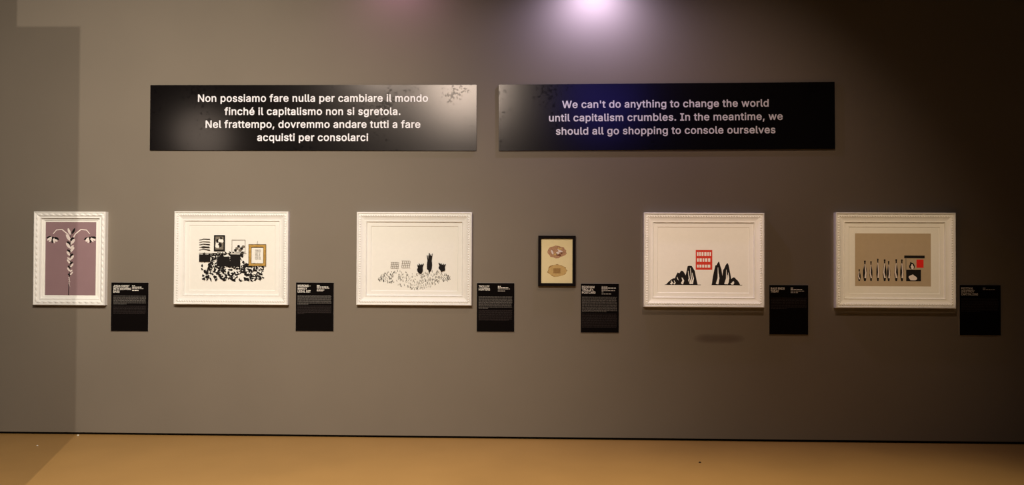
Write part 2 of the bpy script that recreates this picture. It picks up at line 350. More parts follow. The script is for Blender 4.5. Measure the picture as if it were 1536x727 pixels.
    'g': (425, [[187,-167,206,-168,238,-166,268,-161,298,-151,323,-139,346,-121,364,-99,379,-73,387,-43,389,-9,389,377,387,387,378,395,314,396,306,395,297,385,294,364,276,379,260,388,242,395,220,400,196,401,164,399,132,390,102,375,76,352,56,327,40,301,27,269,19,231,17,191,19,151,26,117,40,81,57,55,78,31,104,12,132,-2,162,-10,194,-12,218,-11,242,-6,274,8,292,23,294,21,294,-5,291,-29,283,-49,270,-62,254,-71,234,-78,206,-80,190,-79,160,-72,142,-61,113,-29,102,-24,92,-26,42,-54,36,-61,34,-73,44,-93,70,-122,86,-135,106,-147,128,-156,152,-163],[190,77,170,82,156,89,144,99,132,113,119,147,115,167,113,193,115,215,119,237,132,273,142,286,154,297,170,306,184,311,204,313,222,311,240,306,254,298,266,287,277,273,290,239,294,217,294,167,290,145,284,127,275,111,264,98,254,89,238,82,224,78,206,76]]),
    'h': (410, [[46,-16,115,-17,123,-14,129,-8,131,0,131,226,132,246,135,260,141,275,159,296,181,308,195,311,209,312,231,309,248,302,260,292,270,278,276,260,279,234,279,0,281,-8,286,-14,293,-17,357,-17,363,-16,369,-12,374,-2,374,240,372,272,367,300,356,328,341,350,327,366,305,382,281,393,255,400,227,401,195,398,167,389,143,377,131,366,131,510,127,520,115,526,49,526,40,520,36,510,36,0,39,-10]]),
    'i': (167, [[46,-16,53,-17,117,-17,126,-12,131,-4,131,380,127,390,117,396,49,396,41,391,36,382,36,0,39,-10],[79,426,101,428,113,433,125,442,135,454,140,464,143,482,141,498,137,510,126,524,111,534,99,538,85,541,67,538,55,533,42,524,31,510,27,498,24,484,28,464,32,454,41,444,55,433,69,427]]),
    'l': (189, [[119,-18,163,-18,185,-13,195,-6,198,4,186,58,183,64,177,69,171,71,139,70,134,72,131,84,130,514,125,522,117,526,51,526,40,520,36,508,36,84,38,56,47,28,63,7,84,-8,107,-16]]),
    'm': (610, [[46,-16,115,-17,123,-14,129,-8,131,0,132,256,135,268,141,280,155,298,177,310,199,313,217,311,231,306,241,298,250,288,255,276,257,258,257,0,259,-8,263,-13,273,-17,335,-17,343,-15,350,-8,352,0,353,260,360,282,375,300,393,310,419,313,435,312,449,307,461,300,471,288,476,274,479,252,479,0,481,-8,487,-15,495,-17,557,-17,567,-13,572,-8,574,0,574,256,572,284,566,312,556,336,542,356,524,374,505,387,483,396,459,402,415,402,393,397,375,391,355,381,339,369,319,348,299,373,278,388,247,400,219,403,183,399,151,384,129,368,127,386,123,392,117,395,53,396,43,392,38,386,36,378,36,0,39,-10]]),
    'n': (410, [[46,-16,115,-17,123,-14,129,-8,131,0,131,226,132,246,135,260,141,275,159,296,181,308,195,311,209,312,231,309,248,302,260,292,270,278,276,260,279,234,279,0,281,-8,287,-15,295,-17,359,-17,365,-15,371,-10,374,0,374,240,372,274,366,302,355,330,341,350,325,368,303,384,279,393,255,400,227,401,197,399,167,389,143,376,129,365,127,386,122,392,115,396,51,396,43,393,39,388,36,378,36,0,39,-10]]),
    'o': (415, [[191,-24,208,-25,242,-22,276,-13,308,2,334,22,357,48,374,78,387,110,396,148,398,186,396,228,387,266,374,298,358,326,334,354,308,374,276,390,242,399,206,401,170,399,138,390,106,373,82,354,60,330,42,300,28,264,20,226,17,186,20,148,27,112,40,78,58,48,82,22,108,1,138,-13,170,-22],[198,64,170,71,156,79,144,90,134,104,124,122,119,142,113,188,118,231,124,250,132,269,143,284,155,296,170,306,188,311,208,313,228,311,244,306,260,296,272,284,284,268,297,232,301,210,302,186,301,164,297,142,284,106,272,92,260,80,244,71,226,66,208,63]]),
    'p': (424, [[46,-159,115,-160,123,-157,129,-151,131,-143,131,13,150,-3,185,-20,205,-24,227,-25,263,-23,295,-13,319,0,347,21,369,47,386,77,397,111,405,149,407,189,405,227,397,265,385,300,367,331,347,354,323,374,293,390,261,399,229,401,203,400,183,395,163,388,129,362,128,385,123,392,115,396,51,396,43,393,37,385,36,-143,39,-153],[205,65,185,71,171,79,159,90,141,120,135,141,131,163,131,215,135,237,148,271,159,287,170,297,185,306,201,311,219,313,239,311,255,306,270,297,283,285,293,271,306,235,310,213,310,163,307,143,300,123,291,105,279,90,268,79,253,70,237,66,219,64]]),
    'q': (424, [[304,-159,374,-160,384,-155,389,-147,388,383,384,391,374,396,309,395,301,391,297,385,294,363,277,377,262,387,241,395,220,400,196,401,160,398,130,390,100,373,76,353,57,331,39,299,27,265,19,227,17,189,19,149,27,111,39,77,55,49,76,23,102,1,130,-13,162,-23,194,-25,220,-24,240,-19,258,-12,276,-1,292,12,294,11,294,-145,297,-153],[190,65,170,70,156,79,143,91,133,105,119,141,115,163,113,189,115,213,124,255,132,272,144,287,170,307,186,311,204,313,222,311,240,306,264,288,284,257,289,237,293,213,295,189,293,163,289,141,283,121,275,103,264,89,252,78,238,70,222,66,204,64]]),
    'r': (259, [[46,-16,115,-17,123,-14,129,-8,131,0,131,236,135,262,140,274,148,284,165,299,177,304,207,309,245,305,255,310,260,320,260,384,258,392,251,399,245,401,213,402,187,400,163,392,143,382,129,370,127,386,122,392,115,396,51,396,43,393,38,386,36,378,36,0,39,-10]]),
    's': (365, [[153,-24,212,-24,240,-18,268,-9,290,4,308,18,324,35,339,58,346,82,348,108,344,136,334,162,316,184,296,201,266,216,176,239,144,250,134,257,127,268,128,286,140,302,154,310,186,316,206,314,220,310,232,302,241,292,255,266,264,260,272,261,328,274,338,280,341,292,334,314,313,348,298,364,280,377,260,388,238,395,214,400,158,400,130,394,108,386,86,375,68,360,52,342,39,320,32,298,30,274,34,244,43,218,62,194,82,178,111,164,144,154,222,134,236,128,247,116,251,104,249,94,244,84,235,76,220,69,204,64,182,62,162,64,146,68,134,74,124,83,116,94,108,116,98,123,90,124,32,111,22,104,19,92,25,66,36,44,50,26,64,12,84,-3,106,-13,128,-19]]),
    't': (227, [[153,-20,168,-21,196,-19,220,-13,226,-8,230,-2,230,4,218,58,214,66,208,70,202,71,170,67,152,70,146,76,143,98,143,308,144,310,206,310,215,314,220,320,221,326,221,382,216,391,206,396,144,396,143,472,141,478,136,484,126,488,62,488,52,482,48,474,47,396,2,396,-4,392,-9,386,-11,378,-11,324,-6,315,2,310,46,310,48,308,48,92,51,60,61,34,80,9,104,-8,134,-18]]),
    'u': (410, [[164,-21,183,-22,213,-19,241,-10,265,2,279,14,282,-7,287,-13,293,-16,359,-17,367,-13,373,-7,374,1,374,379,371,388,363,395,295,396,287,394,281,387,279,379,278,133,268,105,251,84,227,71,201,67,179,70,161,77,149,87,140,101,133,119,131,145,131,379,129,387,123,393,115,396,53,396,43,393,37,386,36,379,36,139,37,107,44,77,55,49,69,28,87,9,107,-4,129,-14]]),
    'v': (389, [[156,-16,227,-17,235,-14,241,-8,387,372,387,384,379,394,371,396,303,396,295,393,291,388,195,123,193,124,97,389,91,394,85,396,17,396,7,393,2,386,0,380,1,372,147,-6,151,-12]]),
    'w': (567, [[131,-16,199,-17,207,-15,213,-9,283,236,354,-10,359,-15,367,-17,429,-17,435,-16,441,-12,445,-5,561,374,562,382,557,391,551,395,545,396,479,396,471,394,466,388,397,145,333,382,325,393,317,396,251,396,243,394,238,388,190,218,171,146,169,145,101,388,95,394,87,396,21,396,11,391,7,384,7,374,122,-6,126,-12]]),
    'y': (389, [[72,-161,111,-161,129,-157,147,-151,175,-133,189,-119,210,-87,387,373,387,385,379,394,371,396,303,396,297,394,291,389,195,122,97,389,91,394,85,396,17,396,9,394,2,387,0,381,1,373,145,-1,129,-45,123,-55,113,-67,105,-71,95,-73,57,-69,51,-73,46,-79,31,-135,31,-145,35,-151,41,-155]]),
    'é': (404, [[195,-24,238,-24,264,-20,290,-12,312,0,330,13,346,26,362,46,373,64,381,84,382,92,380,98,376,104,370,107,310,121,302,122,292,115,280,92,266,79,256,73,238,66,226,64,212,63,192,65,174,69,160,75,146,86,135,98,125,114,119,130,116,152,372,152,382,156,387,162,388,168,387,228,381,260,373,288,362,312,348,333,332,352,314,368,292,381,250,396,226,400,204,401,170,399,136,389,106,374,80,353,57,326,39,296,28,262,19,224,17,184,20,148,27,112,40,78,58,48,80,23,108,1,140,-13,174,-22],[118,238,116,238,117,240,124,262,144,290,170,307,186,311,204,313,224,311,238,307,254,299,265,288,282,262,288,238],[173,412,228,412,238,416,308,520,310,530,306,540,300,544,292,546,224,546,218,545,212,540,161,434,160,426,162,420,166,416]]),
    '–': (350, [[-7,172,0,171,352,171,362,176,367,184,367,246,362,256,350,261,-4,261,-13,254,-17,244,-17,186,-14,178]]),
    ' ': (188, []),
}
CAP, DROP, SPREAD = 0.543, 0.017, 0.020


def text_mesh(bm, body, x0, x1, base, cap, bold, y):
    """Sets one line of lettering into bm: left edge x0, right edge x1, baseline base, capital height cap."""
    cu = bpy.data.curves.new('lettering', 'CURVE')
    cu.dimensions = '2D'
    cu.fill_mode = 'BOTH'
    cu.offset = bold
    pen = 0.0
    for ch in body:
        adv, contours = GLYPHS[ch]
        for c in contours:
            sp = cu.splines.new('POLY')
            n = len(c) // 2
            sp.points.add(n - 1)
            for i in range(n):
                sp.points[i].co = (pen + c[2 * i] / 1000.0, c[2 * i + 1] / 1000.0, 0, 1)
            sp.use_cyclic_u = True
        pen += adv / 1000.0 + bold * 1.1 + SPREAD
    to = bpy.data.objects.new('lettering', cu)
    COL.objects.link(to)
    bpy.context.view_layer.update()
    dg = bpy.context.evaluated_depsgraph_get()
    me = bpy.data.meshes.new_from_object(to.evaluated_get(dg))
    xs = [v.co.x for v in me.vertices]
    mn, mx = min(xs), max(xs)
    sx = (x1 - x0) / (mx - mn)
    sz = cap / (CAP + 2 * bold)
    t = bmesh.new()
    t.from_mesh(me)
    for v in t.verts:
        v.co = (x0 + (v.co.x - mn) * sx, y, base + (v.co.y + DROP + bold) * sz)
    for f in t.faces:
        f.normal_update()
        if f.normal.y > 0:
            f.normal_flip()
    tmp = bpy.data.meshes.new('t')
    t.to_mesh(tmp)
    t.free()
    bm.from_mesh(tmp)
    bpy.data.objects.remove(to)
    bpy.data.curves.remove(cu)
    bpy.data.meshes.remove(me)
    bpy.data.meshes.remove(tmp)



# ------------------------------------------------------------------ the room
FLOOR_Z = -0.010
bm = bmesh.new()
box(bm, -9.0, 7.5, 0.0, 0.12, 0.013, 5.2)
struct('wall_back', bm, M['wall'])
bm = bmesh.new()
box(bm, -9.0, 7.5, 0.03, 0.10, FLOOR_Z, 0.013)
struct('trim_1', bm, M['gap'])
bm = bmesh.new()
box(bm, -9.0, 7.5, -11.0, 0.12, FLOOR_Z - 0.1, FLOOR_Z)
struct('floor', bm, M['floor'])
bm = bmesh.new()
box(bm, -6.6, -3.126, -2.68, -2.60, FLOOR_Z, 4.12)
struct('wall_left', bm, M['partition'])


def shutter(name, loc, pic, gap):
    """Black plate, added out of view to crop a spot beam to one picture."""
    px, pz, pw, ph = pic
    m_ = 0.0
    k = gap / (-loc[1] - 0.04)
    y = loc[1] + gap
    ax, bx = (loc[0] + (v - loc[0]) * k for v in (px - pw / 2 - m_, px + pw / 2 + m_))
    az, bz = (loc[2] + (v - loc[2]) * k for v in (pz - ph / 2 - m_, pz + ph / 2 + m_))
    X0, X1, Z0, Z1 = ax - 0.12, bx + 0.12, az - 0.14, bz + 0.14
    bm = bmesh.new()
    for r in ((X0, X1, bz, Z1), (X0, X1, Z0, az), (X0, ax, az, bz), (bx, X1, az, bz)):
        box(bm, r[0], r[1], y - 0.001, y + 0.001, r[2], r[3])
    struct(name, bm, M['gap'])


for i, (loc, pic, gap) in enumerate(FRAME_FILLS):
    shutter('trim_%d' % (i + 2), loc, pic, gap)  # unseen plates added only to shape the picture spots


# ------------------------------------------------------------------ framed prints
def sweep(bm, w, h, profile):
    """Mitred moulding: profile points (inset from the outer edge, height off the wall)."""
    rings = []
    for u, t in profile:
        hw, hh = w / 2 - u, h / 2 - u
        rings.append([bm.verts.new(p) for p in ((-hw, -t, -hh), (hw, -t, -hh), (hw, -t, hh), (-hw, -t, hh))])
    for a, b in zip(rings, rings[1:]):
        for i in range(4):
            j = (i + 1) % 4
            bm.faces.new((a[i], a[j], b[j], b[i]))
    bmesh.ops.recalc_face_normals(bm, faces=bm.faces[:])


def dome(bm, cx, cz, y, rx, rz, rise, seg=8, point=0.0, direction=(0, -1)):
    rings = []
    for f, hgt in ((1.0, 0.0), (0.78, 0.6), (0.4, 0.92)):
        ring = []
        for i in range(seg):
            a = 2 * math.pi * i / seg
            c, s = math.cos(a), math.sin(a)
            k = 1.0 + point * max(0.0, c * direction[0] + s * direction[1]) ** 3
            ring.append(bm.verts.new((cx + rx * f * c * k, y - rise * hgt, cz + rz * f * s * k)))
        rings.append(ring)
    top = bm.verts.new((cx, y - rise, cz))
    for a, b in zip(rings, rings[1:]):
        for i in range(seg):
            j = (i + 1) % seg
            bm.faces.new((a[i], a[j], b[j], b[i]))
    for i in range(seg):
        bm.faces.new((rings[-1][i], rings[-1][(i + 1) % seg], top))


def row_positions(half, inset, pitch):
    L = 2 * (half - inset)
    n = max(2, round(L / pitch))
    return [-(half - inset) + L * (i + 0.5) / n for i in range(n)]


def ornament_row(w, h, inset, y, pitch, size, rise, point):
    bm = bmesh.new()
    for x in row_positions(w / 2, inset, pitch):
        dome(bm, x, h / 2 - inset, y, size[0], size[1], rise, 8, point, (0, -1))
        dome(bm, x, -h / 2 + inset, y, size[0], size[1], rise, 8, point, (0, 1))
    for z in row_positions(h / 2, inset, pitch):
        dome(bm, -w / 2 + inset, z, y, size[1], size[0], rise, 8, point, (1, 0))
        dome(bm, w / 2 - inset, z, y, size[1], size[0], rise, 8, point, (-1, 0))
    bmesh.ops.recalc_face_normals(bm, faces=bm.faces[:])
    return bm


def board(bm, w, h, back, front):
    box(bm, -w / 2, w / 2, -front, -back, -h / 2, h / 2)


WIDE = [(0.000, 0.000), (0.000, 0.046), (0.003, 0.050), (0.010, 0.050), (0.0135, 0.0465), (0.0165, 0.0415),
        (0.0200, 0.0415), (0.0360, 0.0445), (0.0385, 0.0420), (0.0410, 0.0400), (0.052, 0.0350), (0.065, 0.0315),
        (0.074, 0.0305), (0.0765, 0.0335), (0.0825, 0.0335), (0.0850, 0.0300), (0.0880, 0.0180), (0.0880, 0.000)]
NARROW = [(0.000, 0.000), (0.000, 0.046), (0.003, 0.050), (0.009, 0.050), (0.012, 0.0460), (0.0150, 0.0440),
          (0.0330, 0.0420), (0.0360, 0.0400), (0.046, 0.0350), (0.050, 0.0345), (0.0520, 0.0370), (0.0565, 0.0370),
          (0.0585, 0.0340), (0.0605, 0.0180), (0.0605, 0.000)]


def ornate_picture(cx, cz, w, h, label, wide=True):
    t = empty('framed_picture', (cx, 0, cz), label, 'picture', 'ornate white framed prints on the long wall')
    bm = bmesh.new()
    sweep(bm, w, h, WIDE if wide else NARROW)
    fr = link('frame', bm, M['white_frame'], t)
    if wide:
        o = link('leaf_border', ornament_row(w, h, 0.028, -0.0425, 0.0215, (0.0085, 0.0075), 0.0055, 0.35), M['white_frame'], fr, True)
        o = link('bead_border', ornament_row(w, h, 0.0793, -0.0330, 0.0125, (0.0045, 0.0028), 0.0020, 0.0), M['white_frame'], fr, True)
        k = 0.088
    else:
        o = link('wave_border', ornament_row(w, h, 0.024, -0.0425, 0.052, (0.022, 0.0070), 0.0060, 0.7), M['white_frame'], fr, True)
        k = 0.0605
    # mount board with a bevelled window, sheet of paper behind it
    mw = 0.034 if wide else 0.016
    bm = bmesh.new()
    iw, ih = w - 2 * k + 0.001, h - 2 * k + 0.001
    sweep(bm, iw, ih, [(0, 0.004), (0, 0.0200), (mw, 0.0200), (mw + 0.0035, 0.0155), (mw + 0.0035, 0.004)])
    link('mount_board', bm, M['mat'], t)
    bm = bmesh.new()
    board(bm, iw - 2 * mw + 0.002, ih - 2 * mw + 0.002, 0.004, 0.0150)
    link('paper', bm, M['paper'], t)
    return t


INK_Y = -0.0151
# --- 1: purple sheet with a pale and black branch
p1 = ornate_picture(-4.069, 1.544, 0.639, 0.821, 'white framed print with a purple field, leftmost of the framed prints', False)
rng = random.Random(3)
f = Flat()
f.rect(-0.231, 0.221, -0.325, 0.320, 'ink_purple')
f.stroke([(-0.020, -0.325), (-0.018, -0.22), (-0.010, -0.08), (-0.004, 0.06), (-0.008, 0.19), (0.000, 0.235)], 0.007, 0.005, 'ink_black')
for s in (-1, 1):
    f.stroke([(0.0, 0.150), (s * 0.035, 0.215), (s * 0.085, 0.255), (s * 0.135, 0.250), (s * 0.165, 0.215)], 0.012, 0.006, 'ink_pale')
    for k in range(7):
        a = -math.pi / 2 + s * 0.15 + (k - 3) * 0.42
        px, pz = s * 0.165 + 0.034 * math.cos(a), 0.190 + 0.030 * math.sin(a)
        f.blob(px, pz, 0.026, 0.010, 'ink_pale' if k % 3 else 'ink_black', rng, 10, 0.18, a)
    f.blob(s * 0.165, 0.182, 0.011, 0.011, 'ink_black', rng, 8, 0.15)
leaf_z = [0.17, 0.135, 0.10, 0.065, 0.03, -0.005, -0.04, -0.075, -0.11, -0.145]
for i, z in enumerate(leaf_z):
    s = 1 if i % 2 else -1
    sz = 1.0 - 0.045 * i
    f.blob(s * 0.020 * sz - 0.008, z + 0.012, 0.033 * sz, 0.0125 * sz, 'ink_pale', rng, 12, 0.15, s * 0.9 if s > 0 else math.pi - 0.9)
    f.blob(-s * 0.014 * sz - 0.008, z, 0.024 * sz, 0.0105 * sz, 'ink_black' if i % 3 != 2 else 'ink_pale', rng, 12, 0.18, (math.pi - 0.7) if s > 0 else 0.7)
f.blob(-0.020, 0.238, 0.030, 0.011, 'ink_pale', rng, 12, 0.12, 2.0)
f.blob(0.018, 0.240, 0.028, 0.010, 'ink_black', rng, 12, 0.12, 1.1)
for k in range(4):
    f.stroke([(-0.018, -0.165 - k * 0.018), (-0.012 + 0.006 * (k % 2), -0.19 - k * 0.02)], 0.010 - 0.002 * k, 0.002, 'ink_pale')
f.build('print', p1, INK_Y)

# --- 2: dense black and white ink patches, gold outlined rectangle
p2 = ornate_picture(-2.635, 1.554, 1.006, 0.815, 'white framed print of dense black ink patches with a gold rectangle')
rng = random.Random(11)
f = Flat()
X0, X1, Z0, Z1 = -0.292, 0.303, -0.211, 0.207
for i in range(330):                                 # packed black patches, thinning out downwards
    x = X0 + 0.02 + (X1 - X0 - 0.04) * rng.random()
    top = 0.03 if x < 0.1 else -0.06
    z = Z0 + 0.012 + (top - Z0) * (rng.random() ** 0.8)
    f.blob(x, z, 0.007 + 0.016 * rng.random(), 0.004 + 0.008 * rng.random(), 'ink_black', rng, 9, 0.4, rng.random() * 3.14)
    if i % 2:
        f.blob(x + 0.012, z + 0.006, 0.004 + 0.010 * rng.random(), 0.003 + 0.006 * rng.random(), 'paper', rng, 8, 0.35, rng.random() * 3.14)
for x0, x1, z0, z1 in ((-0.13, -0.02, -0.075, 0.012), (-0.012, 0.075, -0.075, 0.045), (-0.29, -0.19, -0.035, 0.03)):
    f.rect(x0, x1, z0, z1, 'ink_black')
f.rect(-0.012, 0.072, 0.032, 0.040, 'paper')
f.outline(-0.160, -0.062, 0.060, 0.200, 0.013, 'ink_black')
f.rect(-0.147, -0.075, 0.073, 0.187, 'ink_grey')
for i in range(9):
    f.blob(-0.11 + 0.05 * (rng.random() - .5), 0.13 + 0.09 * (rng.random() - .5), 0.013, 0.018, 'ink_black' if i % 2 else 'paper', rng, 9, 0.3)
f.outline(-0.002, 0.118, 0.052, 0.160, 0.003, 'ink_grey')
for k in range(6):
    f.blob(0.03 + 0.014 * k, 0.070 + 0.016 * (k % 3), 0.014, 0.010, 'ink_black' if k % 2 == 0 else 'ink_grey', rng, 9, 0.3)
for k in range(5):
    f.stroke([(-0.29, 0.07 + k * 0.022), (-0.25, 0.078 + k * 0.022), (-0.195, 0.068 + k * 0.024)], 0.004, 0.007, 'ink_black' if k % 2 == 0 else 'ink_grey')
f.rect(-0.27, -0.20, 0.088, 0.100, 'ink_black')
f.rect(-0.29, 0.128, 0.040, 0.044, 'ink_grey')
f.outline(0.150, 0.300, -0.068, 0.118, 0.021, 'ink_gold')
f.outline(0.147, 0.303, -0.071, 0.121, 0.003, 'ink_black')
f.outline(0.170, 0.280, -0.048, 0.098, 0.003, 'ink_black')
for k in range(7):
    z = 0.070 - k * 0.013
    f.rect(0.205, 0.228 + 0.012 * rng.random(), z, z + 0.003, 'ink_grey')
    f.rect(0.238, 0.250 + 0.008 * rng.random(), z, z + 0.003, 'ink_grey')
f.stroke([(0.222, 0.121), (0.228, 0.152)], 0.003, 0.002, 'ink_grey')
f.build('print', p2, INK_Y)

# --- 3: pale sheet with strokes of grass and three dark clumps
p3 = ornate_picture(-1.030, 1.555, 1.004, 0.808, 'white framed print with thin black grass strokes and three dark clumps')
rng = random.Random(21)
f = Flat()
DX, DZ = -0.002, -0.083
for i in range(420):
    u = rng.random()
    x = -0.315 + 0.63 * u
    env = 0.060 * (1 - abs(2 * u - 1) ** 3) + 0.012
    if 0.22 < u < 0.28 and rng.random() < 0.7:
        continue
    z = -0.105 + 0.02 * math.sin(u * 9) + env * (rng.random() * 2 - 1)
    l = 0.008 + 0.014 * rng.random()
    b = (rng.random() - 0.5) * 0.012
    f.stroke([(DX + x, DZ + z), (DX + x + b, DZ + z + l)], 0.0042, 0.0018, 'ink_black' if rng.random() < 0.6 else 'ink_grey', 0.0001 + 0.000001 * i)
for ox, oz, w, h in ((-0.205, 0.000, 0.062, 0.050), (-0.110, 0.004, 0.066, 0.060)):
    for k in range(5):
        f.stroke([(DX + ox + w * k / 4 + 0.01, DZ + oz + h), (DX + ox + w * k / 4, DZ + oz)], 0.0022, 0.0022, 'ink_grey')
    for k in range(4):
        f.stroke([(DX + ox, DZ + oz + h * k / 3), (DX + ox + w + 0.008, DZ + oz + h * k / 3)], 0.0024, 0.0024, 'ink_grey')
for bx, bz, br, bh in ((0.055, 0.000, 0.032, 0.055), (0.135, 0.045, 0.027, 0.098), (0.245, 0.010, 0.036, 0.045)):
    for k in range(11):
        a = -0.9 + 1.8 * k / 10
        l = bh * (0.75 + 0.35 * rng.random())
        f.stroke([(DX + bx, DZ + bz - bh * 0.7), (DX + bx + math.sin(a) * br * 0.5, DZ + bz - 0.1 * bh),
                  (DX + bx + math.sin(a) * br * 1.1, DZ + bz - 0.7 * bh + l * 1.5)], 0.013, 0.004, 'ink_black')
    f.blob(DX + bx, DZ + bz - 0.2 * bh, br * 0.8, bh * 0.65, 'ink_black', rng, 14, 0.2)
f.build('print', p3, INK_Y)

# --- 5: red square between two black and pale mounds
p5 = ornate_picture(1.474, 1.555, 1.032, 0.813, 'white framed print with a red square above two black mounds')
rng = random.Random(31)
f = Flat()
RZ = -0.066
f.rect(-0.065, 0.078, -0.085, 0.086, 'ink_red')
for k in range(3):
    z = 0.034 - k * 0.050
    xx = -0.053
    while xx < 0.056:
        w = 0.012 + 0.010 * rng.random()
        f.rect(xx, min(xx + w, 0.066), z, z + 0.033 - 0.004 * k, 'paper')
        xx += w + 0.007
for s, peaks in ((-1, ((0.110, 0.175, 0.062), (0.190, 0.115, 0.075), (0.250, 0.050, 0.070))),
                 (1, ((0.125, 0.195, 0.052), (0.200, 0.188, 0.048), (0.262, 0.060, 0.055)))):
    for cx_, ht, hw in peaks:
        c = s * cx_
        base = -0.214
        pts = [(c - hw, base)]
        for k in range(1, 10):
            u = k / 10
            pts.append((c - hw + 2 * hw * u, base + ht * math.sin(math.pi * u) ** 0.9 * (1 + 0.22 * (rng.random() - .5))))
        pts.append((c + hw, base))
        f.poly(pts, 'ink_black')
        for k in range(3):
            q = c + hw * (rng.random() - 0.5) * 0.9
            z1 = base + ht * (0.45 + 0.4 * rng.random())
            f.stroke([(q - 0.006, base + 0.006), (q + 0.006, base + ht * 0.3), (q + s * 0.004, z1)], 0.017, 0.003, 'paper')
f.rect(-0.330, -0.02, -0.217, -0.213, 'ink_black')
f.rect(0.07, 0.335, -0.217, -0.213, 'ink_black')
f.build('print', p5, INK_Y)

# --- 6: tan sheet with a row of slim black and pale shapes and a dark box
p6 = ornate_picture(3.104, 1.559, 1.016, 0.818, 'white framed print on tan paper, rightmost of the framed prints')
rng = random.Random(41)
f = Flat()
f.rect(-0.332, 0.312, -0.223, 0.231, 'ink_tan')
B6 = -0.178
for k, (x, ht, w) in enumerate(((-0.296, 0.10, 0.026), (-0.248, 0.175, 0.034), (-0.196, 0.170, 0.026), (-0.138, 0.192, 0.026),
                                (-0.080, 0.186, 0.032), (-0.046, 0.172, 0.028), (0.018, 0.188, 0.030), (0.066, 0.186, 0.030))):
    pts = [(-.22, 0), (.22, 0), (.30, .08), (.5, .30), (.46, .52), (.26, .70), (.17, .78), (.17, .90), (.24, .96), (.2, 1.0),
           (-.2, 1.0), (-.24, .96), (-.17, .90), (-.17, .78), (-.26, .70), (-.46, .52), (-.5, .30), (-.30, .08)]
    f.poly([(x + a * w, B6 + b * ht) for a, b in pts], 'ink_black')
    f.stroke([(x + 0.1 * w, B6 + 0.14 * ht), (x + 0.24 * w * (1 if k % 2 else -1), B6 + 0.4 * ht), (x, B6 + 0.82 * ht)], w * 0.45, w * 0.2, 'ink_pale')
f.rect(0.102, 0.228, B6, B6 + 0.098, 'ink_black')
f.blob(0.160, B6 + 0.030, 0.036, 0.022, 'ink_pale', rng, 12, 0.35)
f.rect(0.086, 0.260, B6 + 0.196, B6 + 0.220, 'ink_black')
f.rect(0.098, 0.104, B6 + 0.09, B6 + 0.2, 'ink_grey')
f.blob(0.150, B6 + 0.130, 0.022, 0.036, 'ink_black', rng, 12, 0.25)
f.blob(0.153, B6 + 0.124, 0.012, 0.020, 'ink_pale', rng, 10, 0.3)
f.rect(0.190, 0.250, B6 + 0.115, B6 + 0.185, 'ink_scarlet')
f.build('print', p6, INK_Y)

# --- 4: small plain black frame, cream card with two pebbles
p4 = empty('framed_picture', (0.210, 0, 1.541), 'small black framed cream card with two pebble shapes', 'picture')
bm = bmesh.new()
sweep(bm, 0.324, 0.437, [(0, 0), (0, 0.028), (0.002, 0.030), (0.024, 0.030), (0.026, 0.028), (0.026, 0.0)])
link('frame', bm, M['black_frame'], p4)
bm = bmesh.new()
board(bm, 0.274, 0.387, 0.004, 0.018)
link('paper', bm, M['paper_cream'], p4)
rng = random.Random(51)
f = Flat()
f.blob(0.002, 0.078, 0.082, 0.052, 'stone_pink', rng, 22, 0.10)
for k in range(12):
    a = rng.random() * 6.28
    r = rng.random() ** 0.5
    f.blob(0.002 + 0.055 * r * math.cos(a), 0.078 + 0.032 * r * math.sin(a), 0.008 + 0.012 * rng.random(), 0.005 + 0.006 * rng.random(),
           'stone_brown' if k % 3 == 0 else ('stone_buff' if k % 3 == 1 else 'ink_pale'), rng, 9, 0.3, rng.random() * 3)
f.blob(0.002, -0.084, 0.084, 0.054, 'stone_ochre', rng, 24, 0.08)
f.blob(0.002, -0.084, 0.080, 0.051, 'stone_buff', rng, 24, 0.08)
f.rect(-0.030, 0.032, -0.108, -0.064, 'stone_ochre')
f.build('print', p4, -0.0181)


# ------------------------------------------------------------------ caption panels
U = 0.000719        # metres per measured unit on a panel


def caption_panel(cx, cz, w, h, title, notes, paras, label, seed):
    rng = random.Random(seed)
    t = empty('caption_panel', (cx, 0, cz), label, 'label panel', 'black caption panels beside the pictures')
    T = 0.008
    bm = bmesh.new()
    board(bm, w, h, 0.0, T)
    bmesh.ops.bevel(bm, geom=bm.edges[:], offset=0.0006, segments=1, affect='EDGES')
    link('board', bm, M['board_edge'], t)
    fl = Flat()
    fl.rect(-w / 2 + 0.0012, w / 2 - 0.0012, -h / 2 + 0.0012, h / 2 - 0.0012, 'panel_face', 0.0)
    fl.build('printed_face', t, -T - 0.0003)
    left, top = -w / 2, h / 2
    bm = bmesh.new()
    for line, x, y, wd in title:
        text_mesh(bm, line, left + x * U, left + (x + wd) * U, top - y * U, 0.0195, 0.0, -T - 0.0006)
    link('title_text', bm, M['title_ink'], t)
    fl = Flat()
    for k, (x, y, wd, strong) in enumerate(notes):
        xx = left + x * U
        end = xx + wd * U
        while xx < end - 0.004:
            l = min(end - xx, 0.010 + 0.016 * rng.random())
            fl.rect(xx, xx + l, top - y * U - 0.0035, top - y * U + 0.0035, 'title_ink' if strong else 'caption_ink', 0.0)
            xx += l + 0.004
    fl.build('caption_text', t, -T - 0.0006)
    for (x0, x1, y0, y1, ink, last) in paras:
        fl = Flat()
        n = max(2, round((y1 - y0) * U / 0.0098))
        for k in range(n):
            z = top - (y0 + (y1 - y0) * (k + 0.5) / n) * U
            xx = left + x0 * U
            end = left + (x1 if k < n - 1 else x0 + (x1 - x0) * last) * U
            while xx < end - 0.005:
                l = min(end - xx, 0.006 + 0.020 * rng.random())
                fl.rect(xx, xx + l, z - 0.0022, z + 0.0022, ink, 0.0)
                xx += l + 0.0035
        fl.build('paragraph_text', t, -T - 0.0006)
    return t


def notes(x, rows):
    return [(x, y, wd, s) for y, wd, s in rows]


